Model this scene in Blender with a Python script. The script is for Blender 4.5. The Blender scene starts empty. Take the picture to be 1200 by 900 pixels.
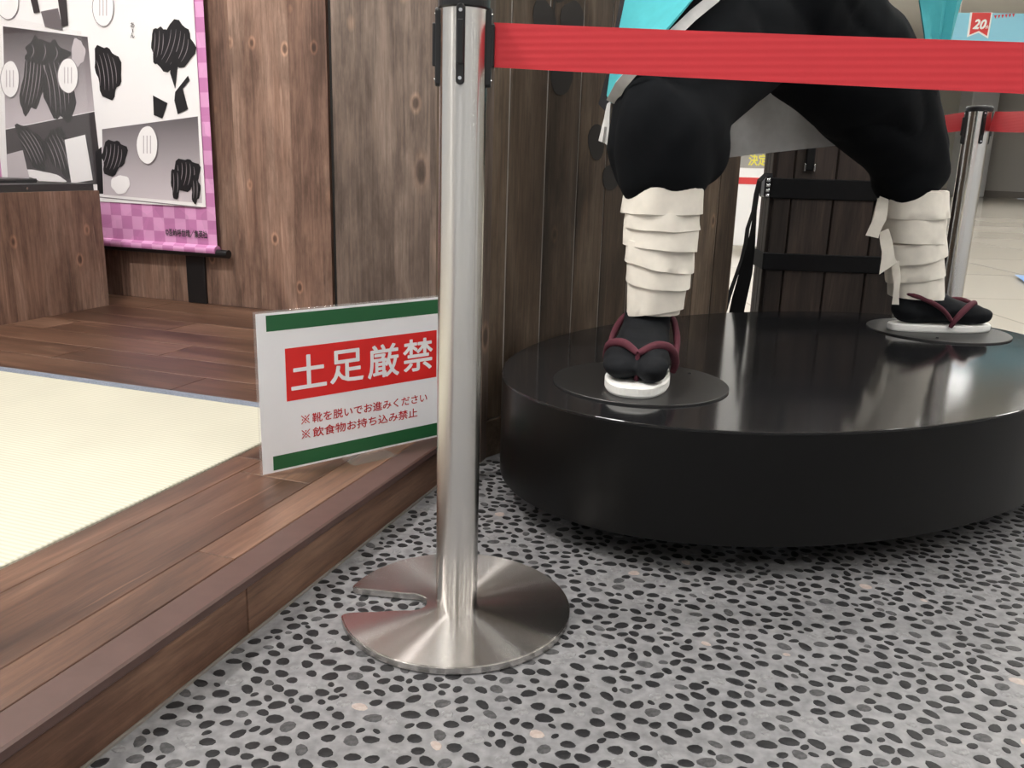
import bpy, bmesh, math, random
from mathutils import Vector, Matrix, noise
random.seed(7)
R = math.radians
scene = bpy.context.scene
COL = scene.collection

# ---------------------------------------------------------------- camera, world, lights, exposure
CAM_H, PITCH, ROLL, FPX = 0.68, R(14.5), R(1.65), 1000.0
FW = Vector((0, math.cos(PITCH), -math.sin(PITCH)))
R0 = Vector((1, 0, 0)); U0 = Vector((0, math.sin(PITCH), math.cos(PITCH)))
RT = R0 * math.cos(ROLL) + U0 * math.sin(ROLL)
UP = U0 * math.cos(ROLL) - R0 * math.sin(ROLL)
CPOS = Vector((0, 0, CAM_H))
cam_d = bpy.data.cameras.new('camera'); cam = bpy.data.objects.new('camera', cam_d); COL.objects.link(cam)
cam_d.sensor_width = 36; cam_d.lens = 36 * FPX / 1200; cam_d.clip_start = 0.02; cam_d.clip_end = 200
M = Matrix((RT, UP, -FW)).transposed().to_4x4(); M.translation = CPOS
cam.matrix_world = M
scene.camera = cam

vs = scene.view_settings
vs.view_transform = 'Standard'; vs.look = 'None'; vs.gamma = 1; vs.use_curve_mapping = False
vs.exposure = 0.2
world = bpy.data.worlds.new('world'); scene.world = world; world.use_nodes = True
world.node_tree.nodes['Background'].inputs[0].default_value = (0.93, 0.96, 1.0, 1)
world.node_tree.nodes['Background'].inputs[1].default_value = 0.62
PANEL_STRENGTH = 38.        # every ceiling panel of the hall alike
SPOT_WATT = 190             # track spotlight over the raised alcove


def at(px, py, Y):          # a point of the picture (1200x900) at world distance Y
    r = FW + RT * ((px - 600) / FPX) + UP * ((450 - py) / FPX)
    return CPOS + r * (Y / r.y)


def project(p):
    d = Vector(p) - CPOS
    z = d.dot(FW)
    return 600 + FPX * d.dot(RT) / z, 450 - FPX * d.dot(UP) / z, z


# ---------------------------------------------------------------- materials
def mat(name, col=(.5, .5, .5), rough=.5, metal=0., **kw):
    m = bpy.data.materials.new(name); m.use_nodes = True
    b = m.node_tree.nodes['Principled BSDF']
    b.inputs['Base Color'].default_value = (*col, 1); b.inputs['Roughness'].default_value = rough
    b.inputs['Metallic'].default_value = metal
    for k, v in kw.items():
        b.inputs[k].default_value = v
    return m


def N(m, typ, **kw):
    n = m.node_tree.nodes.new(typ)
    for k, v in kw.items():
        if k.startswith('i_'):
            n.inputs[k[2:].replace('_', ' ')].default_value = v
        else:
            setattr(n, k, v)
    return n


def LK(m, a, ao, b, bi):
    m.node_tree.links.new(a.outputs[ao], b.inputs[bi])


def ramp(m, stops):
    n = m.node_tree.nodes.new('ShaderNodeValToRGB')
    e = n.color_ramp.elements
    e[0].position, e[0].color = stops[0][0], (*stops[0][1], 1)
    e[1].position, e[1].color = stops[-1][0], (*stops[-1][1], 1)
    for p, c in stops[1:-1]:
        x = e.new(p); x.color = (*c, 1)
    return n


def mixc(m, a, b, fac, blend='MIX'):
    n = m.node_tree.nodes.new('ShaderNodeMix'); n.data_type = 'RGBA'; n.blend_type = blend
    for v, idx in ((fac, 0), (a, 6), (b, 7)):
        if isinstance(v, (int, float)):
            n.inputs[idx].default_value = v
        elif isinstance(v, tuple):
            n.inputs[idx].default_value = (*v, 1)
        else:
            m.node_tree.links.new(v, n.inputs[idx])
    return n.outputs[2]


def noisy(name, c1, c2, scale=20, rough=.6, bump=0., detail=6, metal=0., stretch=(1, 1, 1), **kw):
    m = mat(name, c1, rough, metal, **kw)
    tc = N(m, 'ShaderNodeTexCoord'); mp = N(m, 'ShaderNodeMapping'); mp.inputs['Scale'].default_value = stretch
    nz = N(m, 'ShaderNodeTexNoise', i_Scale=scale, i_Detail=detail)
    LK(m, tc, 'Object', mp, 0); LK(m, mp, 0, nz, 0)
    rp = ramp(m, [(.3, c1), (.7, c2)]); LK(m, nz, 0, rp, 0)
    b = m.node_tree.nodes['Principled BSDF']; LK(m, rp, 0, b, 'Base Color')
    if bump:
        bp = N(m, 'ShaderNodeBump', i_Strength=bump, i_Distance=.002); LK(m, nz, 0, bp, 'Height'); LK(m, bp, 0, b, 'Normal')
    return m


def wood(name, dark, mid, light, axis='z', rough=.5, gscale=1., knots=True, bump=.25, spec=.4, tint=.35, rz=0.):
    """vertical or lengthwise grain, each board offset and toned by its object's random value"""
    m = mat(name, mid, rough); b = m.node_tree.nodes['Principled BSDF']
    b.inputs['Specular IOR Level'].default_value = spec
    tc = N(m, 'ShaderNodeTexCoord'); oi = N(m, 'ShaderNodeObjectInfo')
    vr = N(m, 'ShaderNodeVectorRotate'); vr.rotation_type = 'Z_AXIS'; vr.inputs['Angle'].default_value = rz
    LK(m, tc, 'Object', vr, 0)
    off = N(m, 'ShaderNodeMath', operation='MULTIPLY'); LK(m, oi, 'Random', off, 0); off.inputs[1].default_value = 37.3
    add = N(m, 'ShaderNodeVectorMath', operation='ADD'); LK(m, vr, 0, add, 0); LK(m, off, 0, add, 1)
    def mp(s_long, s_cross):
        k = N(m, 'ShaderNodeMapping')
        k.inputs['Scale'].default_value = {'z': (s_cross, s_cross, s_long), 'x': (s_long, s_cross, s_cross), 'y': (s_cross, s_long, s_cross)}[axis]
        LK(m, add, 0, k, 0); return k
    w = N(m, 'ShaderNodeTexNoise', i_Scale=gscale, i_Detail=7., i_Roughness=.62, i_Distortion=.9); LK(m, mp(1.1, 7), 0, w, 0)
    f = N(m, 'ShaderNodeTexNoise', i_Scale=gscale, i_Detail=5., i_Roughness=.7, i_Distortion=.3); LK(m, mp(5, 95), 0, f, 0)
    rp = ramp(m, [(.28, dark), (.5, mid), (.72, light)]); LK(m, w, 0, rp, 0)
    rf = ramp(m, [(.32, (.55, .55, .55)), (.62, (1.18, 1.18, 1.18))]); LK(m, f, 0, rf, 0)
    c = mixc(m, rp.outputs[0], rf.outputs[0], .8, 'MULTIPLY')
    # pale scratches along the grain
    s = N(m, 'ShaderNodeTexNoise', i_Scale=gscale, i_Detail=3., i_Distortion=.6); LK(m, mp(2.2, 38), 0, s, 0)
    rs = ramp(m, [(.66, (0, 0, 0)), (.76, (1, 1, 1))]); LK(m, s, 0, rs, 0)
    sm = N(m, 'ShaderNodeMath', operation='MULTIPLY'); LK(m, rs, 0, sm, 0); sm.inputs[1].default_value = .55
    c = mixc(m, c, tuple(min(1, x * 1.5) for x in light), sm.outputs[0])
    if knots:
        bl = N(m, 'ShaderNodeTexNoise', i_Scale=gscale, i_Detail=5., i_Roughness=.7); LK(m, mp(3.0, 8.5), 0, bl, 0)
        rb = ramp(m, [(.36, (.52, .50, .49)), (.54, (1, 1, 1)), (.72, (1.25, 1.22, 1.2))]); LK(m, bl, 0, rb, 0)
        c = mixc(m, c, rb.outputs[0], .8, 'MULTIPLY')
        v2 = N(m, 'ShaderNodeTexVoronoi', i_Scale=gscale * 1.9); LK(m, mp(2.6, 4.2), 0, v2, 0)
        rk2 = ramp(m, [(.0, (.25, .22, .2)), (.06, (.5, .45, .42)), (.10, (1.9, 1.75, 1.6)), (.15, (1, 1, 1))]); LK(m, v2, 'Distance', rk2, 0)
        c = mixc(m, c, rk2.outputs[0], .8, 'MULTIPLY')
        v = N(m, 'ShaderNodeTexVoronoi', i_Scale=gscale * .95); LK(m, mp(2.0, 4.6), 0, v, 0)
        rk = ramp(m, [(.0, (.30, .28, .26)), (.045, (.55, .5, .48)), (.07, (1.5, 1.42, 1.35)), (.12, (1, 1, 1))]); LK(m, v, 'Distance', rk, 0)
        c = mixc(m, c, rk.outputs[0], .85, 'MULTIPLY')
    # tone per board
    rt = ramp(m, [(0, (1 - tint,) * 3), (1, (1 + tint,) * 3)]); LK(m, oi, 'Random', rt, 0)
    c = mixc(m, c, rt.outputs[0], 1., 'MULTIPLY')
    m.node_tree.links.new(c, b.inputs['Base Color'])
    bp = N(m, 'ShaderNodeBump', i_Strength=bump, i_Distance=.0015); LK(m, f, 0, bp, 'Height'); LK(m, bp, 0, b, 'Normal')
    return m


AL = R(19.5)                                     # heading of the step edge
MAT = {}
MAT['wall_wood'] = wood('weathered_wall_wood', (.12, .066, .048), (.245, .148, .108), (.38, .255, .195), 'z', .6, knots=True, tint=.14)
MAT['pale_wall_wood'] = wood('greyed_wall_wood', (.085, .062, .050), (.175, .130, .105), (.29, .225, .185), 'z', .6, .7, knots=True, tint=.12)
MAT['plank_wood'] = wood('dark_partition_wood', (.046, .031, .021), (.106, .074, .050), (.19, .142, .102), 'z', .55, 1.1, knots=True, tint=.22)
MAT['skirt_wood'] = wood('dark_skirting', (.046, .031, .021), (.106, .074, .050), (.19, .142, .102), 'x', .5, 1., knots=False)
MAT['deck_wood'] = wood('walnut_flooring', (.030, .014, .009), (.110, .055, .034), (.22, .125, .082), 'y', .34, 1.1, knots=False, bump=.08, spec=.5, tint=.08, rz=AL)
MAT['deck_wood_cross'] = wood('walnut_flooring_cross', (.030, .014, .009), (.110, .055, .034), (.22, .125, .082), 'x', .36, 1.1, knots=False, bump=.08, spec=.5, tint=.12, rz=AL)
MAT['riser_wood'] = wood('dark_riser_wood', (.030, .014, .009), (.110, .055, .034), (.22, .125, .082), 'y', .5, 1.3, knots=False, bump=.1, tint=.1, rz=AL)
MAT['nosing'] = noisy('mauve_brown_nosing', (.075, .040, .033), (.090, .049, .041), 30, .42, 0)
MAT['box_wood'] = wood('dark_box_wood', (.014, .010, .008), (.032, .023, .019), (.062, .042, .034), 'z', .7, 1.2, knots=False)
MAT['black'] = mat('black_plastic', (.012, .012, .013), .35)
MAT['black_gap'] = mat('black_gap', (.012, .010, .009), .7)
MAT['screw'] = mat('screw_steel', (.7, .7, .7), .25, 1.)
MAT['white_paint'] = mat('white_paint', (.8, .8, .78), .5)


def brushed(name, col, rough, aniso, rot=0.):
    m = mat(name, col, rough, 1.)
    b = m.node_tree.nodes['Principled BSDF']; b.inputs['Anisotropic'].default_value = aniso; b.inputs['Anisotropic Rotation'].default_value = rot
    t = N(m, 'ShaderNodeTangent', direction_type='RADIAL', axis='Z'); LK(m, t, 0, b, 'Tangent')
    return m


MAT['steel'] = brushed('vertical_brushed_steel', (.70, .68, .65), .21, 1., .25)
MAT['steel_base'] = brushed('circular_brushed_steel', (.52, .50, .485), .26, 1., .25)


def cloth(name, col, weave=900, rough=.85, var=.12):
    m = noisy(name, tuple(c * (1 - var) for c in col), tuple(c * (1 + var) for c in col), 40, rough, 0, 4)
    b = m.node_tree.nodes['Principled BSDF']; b.inputs['Sheen Weight'].default_value = .0
    return m


MAT['trousers'] = cloth('black_cloth', (.005, .006, .0075), rough=.95)
MAT['trousers'].node_tree.nodes['Principled BSDF'].inputs['Specular IOR Level'].default_value = .15
MAT['sock'] = cloth('black_sock_cloth', (.008, .009, .011))
MAT['sock'].node_tree.nodes['Principled BSDF'].inputs['Specular IOR Level'].default_value = .2
MAT['wrap'] = cloth('off_white_cloth', (.78, .74, .66), var=.05)
MAT['lining'] = cloth('white_lining_cloth', (.62, .62, .61), var=.06)
MAT['teal'] = cloth('teal_cloth', (.065, .42, .47), var=.05)
MAT['coat_black'] = cloth('black_coat_cloth', (.010, .010, .013))
MAT['maroon'] = cloth('maroon_cloth', (.085, .014, .026))
MAT['sandal_white'] = mat('white_foam', (.85, .85, .82), .5)
MAT['strap_black'] = cloth('black_webbing', (.007, .007, .008), rough=.8)
MAT['strap_black'].node_tree.nodes['Principled BSDF'].inputs['Specular IOR Level'].default_value = .2


def belt_mat(name, col):
    m = mat(name, col, .5)
    b = m.node_tree.nodes['Principled BSDF']
    tc = N(m, 'ShaderNodeTexCoord'); sx = N(m, 'ShaderNodeSeparateXYZ'); LK(m, tc, 'Object', sx, 0)
    mu = N(m, 'ShaderNodeMath', operation='MULTIPLY'); mu.inputs[1].default_value = 700; LK(m, sx, 2, mu, 0)
    si = N(m, 'ShaderNodeMath', operation='SINE'); LK(m, mu, 0, si, 0)
    bp = N(m, 'ShaderNodeBump', i_Strength=.12, i_Distance=.0006); LK(m, si, 0, bp, 'Height'); LK(m, bp, 0, b, 'Normal')
    return m


MAT['belt'] = belt_mat('red_belt_webbing', (.62, .030, .042))

# platform finishes
MAT['plat_top'] = noisy('black_gloss_laminate', (.008, .008, .009), (.014, .014, .015), 260, .10, .02)
MAT['plat_side'] = mat('black_satin_side', (.005, .005, .005), .28, **{'Specular IOR Level': .25})
MAT['foot_plate'] = mat('black_foot_plate', (.012, .012, .012), .4)

# tatami
m = mat('tatami_straw', (.74, .72, .56), .55)
b = m.node_tree.nodes['Principled BSDF']
tc = N(m, 'ShaderNodeTexCoord'); vr = N(m, 'ShaderNodeVectorRotate'); vr.rotation_type = 'Z_AXIS'; vr.inputs['Angle'].default_value = AL
LK(m, tc, 'Object', vr, 0)
wv = N(m, 'ShaderNodeTexWave', i_Scale=30., i_Distortion=.4, i_Detail=1.5); wv.bands_direction = 'Y'; LK(m, vr, 0, wv, 0)
rp = ramp(m, [(0, (.50, .485, .385)), (1, (.62, .605, .50))]); LK(m, wv, 0, rp, 0)
nz = N(m, 'ShaderNodeTexNoise', i_Scale=5., i_Detail=4.); LK(m, vr, 0, nz, 0)
rn = ramp(m, [(.3, (.93, .93, .93)), (.7, (1, 1, 1))]); LK(m, nz, 0, rn, 0)
m.node_tree.links.new(mixc(m, rp.outputs[0], rn.outputs[0], 1., 'MULTIPLY'), b.inputs['Base Color'])
bp = N(m, 'ShaderNodeBump', i_Strength=.2, i_Distance=.001); LK(m, wv, 0, bp, 'Height'); LK(m, bp, 0, b, 'Normal')
MAT['tatami'] = m
MAT['heri'] = noisy('blue_grey_border_cloth', (.10, .12, .16), (.26, .29, .35), 420, .9)

# pebble floor
MAT['cement'] = noisy('light_grey_cement', (.135, .135, .142), (.245, .245, .252), 60, .36, .12, 8)
MAT['peb_dark'] = noisy('charcoal_pebble', (.010, .010, .011), (.024, .024, .026), 90, .4)
MAT['peb_mid'] = noisy('dark_grey_pebble', (.035, .035, .037), (.085, .085, .088), 150, .45)
MAT['peb_grey'] = noisy('grey_pebble', (.13, .13, .135), (.25, .25, .255), 150, .45)
MAT['peb_pink'] = noisy('pinkish_pebble', (.30, .24, .215), (.40, .34, .31), 120, .45)
for k in ('peb_dark', 'peb_mid'):
    MAT[k].node_tree.nodes['Principled BSDF'].inputs['Specular IOR Level'].default_value = .25
PEB = [MAT['peb_dark'], MAT['peb_mid'], MAT['peb_grey'], MAT['peb_pink']]

# hall
m = mat('polished_cream_tiles', (.62, .58, .50), .13)
b = m.node_tree.nodes['Principled BSDF']
tc = N(m, 'ShaderNodeTexCoord')
bk = N(m, 'ShaderNodeTexBrick', i_Scale=.8, i_Mortar_Size=.006); bk.offset = 0
bk.inputs['Color1'].default_value = (.60, .56, .49, 1); bk.inputs['Color2'].default_value = (.66, .62, .55, 1); bk.inputs['Mortar'].default_value = (.44, .41, .37, 1)
bk.inputs['Brick Width'].default_value = 1.; bk.inputs['Row Height'].default_value = 1.
LK(m, tc, 'Object', bk, 0); LK(m, bk, 0, b, 'Base Color')
MAT['mall_floor'] = m
MAT['mall_wall'] = mat('warm_grey_wall_panel', (.43, .41, .38), .5)
MAT['mall_white'] = mat('cream_white_wall', (.72, .69, .60), .5)
MAT['mall_grey'] = mat('light_grey_column', (.50, .50, .50), .4)
MAT['mall_base'] = mat('brown_grey_baseboard', (.20, .18, .16), .5)
MAT['ceiling'] = mat('white_ceiling', (.80, .78, .73), .8)
MAT['emit'] = mat('light_diffuser', (1, 1, 1), .5)
eb = MAT['emit'].node_tree.nodes['Principled BSDF']
eb.inputs['Emission Color'].default_value = (1, .985, .965, 1); eb.inputs['Emission Strength'].default_value = PANEL_STRENGTH
# print inks
INK = {k: mat('ink_' + k, c, .45) for k, c in dict(
    white=(.86, .86, .88), red=(.72, .022, .020), red_dark=(.55, .02, .025), green=(.018, .115, .040), black=(.012, .011, .013),
    page=(.92, .90, .91), dark=(.045, .038, .042), grey=(.16, .14, .15), line=(.25, .22, .24), pale=(.55, .50, .53), blue=(.27, .62, .80),
    ribbon=(.66, .05, .05), yellow=(.75, .68, .08), bright=(.88, .88, .88), heading_grey=(.33, .32, .3), tile_blue=(.12, .25, .5)).items()}
for nm, (c0, c1) in dict(grad_dark=((.05, .04, .045), (.62, .56, .60)), grad_mid=((.14, .125, .135), (.66, .60, .64))).items():
    m = mat('ink_' + nm, c0, .45); tc = N(m, 'ShaderNodeTexCoord'); sx = N(m, 'ShaderNodeSeparateXYZ'); LK(m, tc, 'Generated', sx, 0)
    rp = ramp(m, [(0, c1), (.95, c0)]); LK(m, sx, 2, rp, 0); LK(m, rp, 0, m.node_tree.nodes['Principled BSDF'], 'Base Color'); INK[nm] = m
# pink checked mount of the scroll
m = mat('pink_checked_cloth', (.7, .3, .55), .6); b = m.node_tree.nodes['Principled BSDF']
tc = N(m, 'ShaderNodeTexCoord'); vr = N(m, 'ShaderNodeVectorRotate'); vr.rotation_type = 'Z_AXIS'; vr.inputs['Angle'].default_value = AL
LK(m, tc, 'Object', vr, 0)
mp = N(m, 'ShaderNodeMapping'); mp.inputs['Scale'].default_value = (1, 0, 1); mp.inputs['Location'].default_value = (.011, .013, .017); LK(m, vr, 0, mp, 0)
ck = N(m, 'ShaderNodeTexChecker', i_Scale=19.); ck.inputs['Color1'].default_value = (.58, .22, .46, 1); ck.inputs['Color2'].default_value = (.74, .36, .62, 1); LK(m, mp, 0, ck, 0)
nz = N(m, 'ShaderNodeTexVoronoi', i_Scale=13.); LK(m, mp, 0, nz, 0)
rn = ramp(m, [(.0, (.85, .85, .85)), (1, (1.15, 1.15, 1.15))]); LK(m, nz, 'Color', rn, 0)
m.node_tree.links.new(mixc(m, ck.outputs[0], rn.outputs[0], .8, 'MULTIPLY'), b.inputs['Base Color'])
MAT['pink'] = m


MAT['acrylic'] = mat('clear_acrylic', (.9, .92, .93), .03)
MAT['acrylic'].node_tree.nodes['Principled BSDF'].inputs['Alpha'].default_value = .02


MAT['acrylic2'] = MAT['acrylic'].copy(); MAT['acrylic2'].node_tree.nodes['Principled BSDF'].inputs['Alpha'].default_value = .09

# ---------------------------------------------------------------- mesh helpers
def origin_of(o):
    v = Vector((0, 0, 0))
    while o:
        v += o.location; o = o.parent
    return v


def obj(name, bm, material, parent=None, loc=None, smooth=False, kind=None):
    """bm in world coordinates; linked as ONE mesh object under its parent, or at loc when top-level"""
    org = origin_of(parent) if parent else Vector(loc or (0, 0, 0))
    if isinstance(bm, bmesh.types.BMesh):
        bm.normal_update()
        me = bpy.data.meshes.new(name); bm.to_mesh(me); bm.free()
    else:
        me = bm
    me.transform(Matrix.Translation(-org))
    if material:
        me.materials.clear()
        for k in (material if isinstance(material, (list, tuple)) else [material]):
            me.materials.append(k)
    if smooth:
        for p in me.polygons:
            p.use_smooth = True
        me.set_sharp_from_angle(angle=R(48))
    o = bpy.data.objects.new(name, me); COL.objects.link(o)
    if parent:
        o.parent = parent
    else:
        o.location = org
    if kind:
        o['kind'] = kind
    return o


def tag(o, label, cat, group=None):
    o['label'] = label; o['category'] = cat
    if group:
        o['group'] = group
    return o


def thing(name, label, cat, loc=(0, 0, 0), group=None):
    o = bpy.data.objects.new(name, None); COL.objects.link(o); o.location = loc; o.empty_display_size = .05
    return tag(o, label, cat, group)


def dup(root, loc, label=None):
    r = root.copy(); COL.objects.link(r); r.location = loc
    if label:
        r['label'] = label
    for ch in list(root.children):
        c = ch.copy(); COL.objects.link(c); c.parent = r
        for g in list(ch.children):
            d = g.copy(); COL.objects.link(d); d.parent = c
    return r


def box(c, s, rz=0., bev=0., bm=None, seg=1):
    new = bmesh.new()
    bmesh.ops.create_cube(new, size=1)
    for v in new.verts:
        v.co = Vector((v.co.x * s[0], v.co.y * s[1], v.co.z * s[2]))
    if bev:
        bmesh.ops.bevel(new, geom=new.edges[:], offset=bev, segments=seg, affect='EDGES', profile=.5)
    new.transform(Matrix.Translation(Vector(c)) @ Matrix.Rotation(rz, 4, 'Z'))
    if bm is None:
        return new
    me = bpy.data.meshes.new('tmp'); new.to_mesh(me); bm.from_mesh(me); new.free(); bpy.data.meshes.remove(me)
    return bm


def obox(o, ex, ey, ez, x, y, z, bev=0., bm=None):
    """box in a frame o + ex,ey,ez given by ranges"""
    new = bmesh.new(); bmesh.ops.create_cube(new, size=1)
    for v in new.verts:
        v.co = Vector((x[0] + (v.co.x + .5) * (x[1] - x[0]), y[0] + (v.co.y + .5) * (y[1] - y[0]), z[0] + (v.co.z + .5) * (z[1] - z[0])))
    if bev:
        bmesh.ops.bevel(new, geom=new.edges[:], offset=bev, segments=1, affect='EDGES')
    for v in new.verts:
        v.co = Vector(o) + ex * v.co.x + ey * v.co.y + ez * v.co.z
    bmesh.ops.recalc_face_normals(new, faces=new.faces[:])
    if bm is None:
        return new
    me = bpy.data.meshes.new('tmp'); new.to_mesh(me); bm.from_mesh(me); new.free(); bpy.data.meshes.remove(me)
    return bm


def lathe(prof, c=(0, 0, 0), n=48, bm=None, cap=True, sx=1., sy=1., rz=0.):
    bm = bm or bmesh.new(); rings = []
    for r, z in prof:
        ring = []
        for i in range(n):
            a = 2 * math.pi * i / n
            p = Vector((r * sx * math.cos(a), r * sy * math.sin(a), z)); p.rotate(Matrix.Rotation(rz, 3, 'Z'))
            ring.append(bm.verts.new(Vector(c) + p))
        rings.append(ring)
    for a, b in zip(rings, rings[1:]):
        for i in range(n):
            bm.faces.new((a[i], a[(i + 1) % n], b[(i + 1) % n], b[i]))
    if cap:
        bm.faces.new(rings[0][::-1]); bm.faces.new(rings[-1])
    return bm


def loft(rings, bm=None, cap=True, closed=True):
    bm = bm or bmesh.new(); rr = [[bm.verts.new(p) for p in r] for r in rings]
    n = len(rr[0])
    for a, b in zip(rr, rr[1:]):
        for i in range(n if closed else n - 1):
            bm.faces.new((a[i], a[(i + 1) % n], b[(i + 1) % n], b[i]))
    if cap and closed:
        bm.faces.new(rr[0][::-1]); bm.faces.new(rr[-1])
    bmesh.ops.recalc_face_normals(bm, faces=bm.faces[:])
    return bm


def tube(pts, rad, n=10, bm=None, flat=1.):
    """tube along points; rad a number or a list"""
    pts = [Vector(p) for p in pts]; rings = []
    ref = Vector((0, 0, 1))
    for i, p in enumerate(pts):
        t = (pts[min(i + 1, len(pts) - 1)] - pts[max(i - 1, 0)]).normalized()
        s = t.cross(ref)
        if s.length < 1e-3:
            s = t.cross(Vector((0, 1, 0)))
        s.normalize(); u = s.cross(t).normalized()
        r = rad[i] if isinstance(rad, (list, tuple)) else rad
        rings.append([p + (s * math.cos(2 * math.pi * k / n) + u * math.sin(2 * math.pi * k / n) * flat) * r for k in range(n)])
    return loft(rings, bm)


def sheet(grid, thick, bm=None):
    """grid of points (rows) given a real thickness"""
    bm = bm or bmesh.new(); nr, nc = len(grid), len(grid[0])
    def nrm(i, j):
        a = grid[min(i + 1, nr - 1)][j] - grid[max(i - 1, 0)][j]; b = grid[i][min(j + 1, nc - 1)] - grid[i][max(j - 1, 0)]
        k = a.cross(b); return k.normalized() if k.length > 1e-9 else Vector((0, -1, 0))
    F = [[bm.verts.new(grid[i][j] + nrm(i, j) * thick / 2) for j in range(nc)] for i in range(nr)]
    B = [[bm.verts.new(grid[i][j] - nrm(i, j) * thick / 2) for j in range(nc)] for i in range(nr)]
    for i in range(nr - 1):
        for j in range(nc - 1):
            bm.faces.new((F[i][j], F[i + 1][j], F[i + 1][j + 1], F[i][j + 1])); bm.faces.new((B[i][j + 1], B[i + 1][j + 1], B[i + 1][j], B[i][j]))
    for i in range(nr - 1):
        bm.faces.new((F[i][0], B[i][0], B[i + 1][0], F[i + 1][0])); bm.faces.new((F[i + 1][-1], B[i + 1][-1], B[i][-1], F[i][-1]))
    for j in range(nc - 1):
        bm.faces.new((F[0][j + 1], B[0][j + 1], B[0][j], F[0][j])); bm.faces.new((F[-1][j], B[-1][j], B[-1][j + 1], F[-1][j + 1]))
    return bm


def poly(pts, nrm, thick=.0006, bm=None):
    """flat polygon with a hair of thickness, for print and paper"""
    bm = bm or bmesh.new()
    v = [bm.verts.new(Vector(p) + nrm * thick) for p in pts]; f = bm.faces.new(v)
    f.normal_update()
    if f.normal.dot(nrm) < 0:
        f.normal_flip()
    e = bmesh.ops.extrude_face_region(bm, geom=[f])
    for x in e['geom']:
        if isinstance(x, bmesh.types.BMVert):
            x.co -= nrm * thick
    bmesh.ops.recalc_face_normals(bm, faces=bm.faces[:])
    return bm


def text_mesh(body, o, ex, ez, w, h, nrm, bold=0., shear=0., lift=.0008):
    """lettering fitted into w x h on the plane o,ex,ez (o = lower left); bold = stroke widening as a share of h"""
    cu = bpy.data.curves.new('txt', 'FONT'); cu.body = body; cu.size = 1; cu.shear = shear; cu.resolution_u = 3
    to = bpy.data.objects.new('txt', cu); COL.objects.link(to)
    dg = bpy.context.evaluated_depsgraph_get(); me = bpy.data.meshes.new_from_object(to.evaluated_get(dg))
    bpy.data.objects.remove(to); bpy.data.curves.remove(cu)
    xs = [v.co.x for v in me.vertices]; ys = [v.co.y for v in me.vertices]
    x0, x1, y0, y1 = min(xs), max(xs), min(ys), max(ys); g = bold * h
    sx = (w - 2 * g) / (x1 - x0); sy = (h - 2 * g) / (y1 - y0)
    V, F = [], []; shifts = [(math.cos(k * math.pi / 4) * g, math.sin(k * math.pi / 4) * g) for k in range(8)] if bold else [(0, 0)]
    for q, (dx, dy) in enumerate(shifts):
        b_ = len(V)
        V += [Vector(o) + ex * ((v.co.x - x0) * sx + g + dx) + ez * ((v.co.y - y0) * sy + g + dy) + nrm * (lift + q * 2e-5) for v in me.vertices]
        F += [[b_ + i for i in p.vertices] for p in me.polygons]
    bpy.data.meshes.remove(me); out = bpy.data.meshes.new('lettering'); out.from_pydata(V, [], F)
    return out


def remesh(bm, voxel, smooth_it=8, fn=None):
    """one continuous skin over overlapping forms"""
    me = bpy.data.meshes.new('r'); bm.to_mesh(me); bm.free()
    o = bpy.data.objects.new('r', me); COL.objects.link(o)
    k = o.modifiers.new('r', 'REMESH'); k.mode = 'VOXEL'; k.voxel_size = voxel; k.use_smooth_shade = True
    s = o.modifiers.new('s', 'SMOOTH'); s.iterations = smooth_it; s.factor = .5
    dg = bpy.context.evaluated_depsgraph_get(); out = bpy.data.meshes.new_from_object(o.evaluated_get(dg))
    bpy.data.objects.remove(o); bpy.data.meshes.remove(me)
    if fn:
        out.update()
        cs = [fn(v.co.copy(), v.normal.copy()) for v in out.vertices]
        for v, c in zip(out.vertices, cs):
            v.co = c
    for p in out.polygons:
        p.use_smooth = True
    return out


def ball(bm, c, r, rot=None, seg=20):
    t = bmesh.new(); bmesh.ops.create_uvsphere(t, u_segments=seg, v_segments=seg // 2 + 2, radius=1)
    r = r if isinstance(r, (tuple, list)) else (r, r, r)
    for v in t.verts:
        p = Vector((v.co.x * r[0], v.co.y * r[1], v.co.z * r[2]))
        if rot:
            p.rotate(rot)
        v.co = p + Vector(c)
    me = bpy.data.meshes.new('t'); t.to_mesh(me); bm.from_mesh(me); t.free(); bpy.data.meshes.remove(me)


def chain(bm, pts, step=.02):
    """balls strung between (point, radius) stations"""
    for (p, r), (q, s) in zip(pts, pts[1:]):
        p, q = Vector(p), Vector(q); n = max(2, int((q - p).length / step))
        for i in range(n + 1):
            t = i / n; ball(bm, p.lerp(q, t), r + (s - r) * t, seg=16)


# ---------------------------------------------------------------- frames of the place
D = Vector((math.sin(AL), math.cos(AL), 0))        # along the step edge, away from the viewer
NL = Vector((-math.cos(AL), math.sin(AL), 0))      # from the step edge into the raised floor
Z = Vector((0, 0, 1))
S0 = Vector((-.474, .831, 0))
STEP = .095
A_BACK = 2.185
PA = R(40); PD = Vector((math.sin(PA), math.cos(PA), 0)); PN = Vector((math.cos(PA), -math.sin(PA), 0))   # partition run / face normal
P0 = Vector((-.101, 1.868, 0))


def ab(a, b, z=0):
    return S0 + D * a + NL * b + Z * z


# ---------------------------------------------------------------- pebble floor
fl = obj('floor', box((1.0, .95, -.01), (6.4, 4.5, .02)), MAT['cement'], kind='structure')
fl['label'] = 'light grey cement floor set with dark pebbles'
mf = obj('floor_hall', box((10, 20, -.03), (90, 100, .036)), MAT['mall_floor'], kind='structure')
mf['label'] = 'polished cream tiled floor of the hall'

PLC = Vector((.692, 1.972, 0)); PLA, PLB, PLR = .805, .513, R(37.1)


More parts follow.
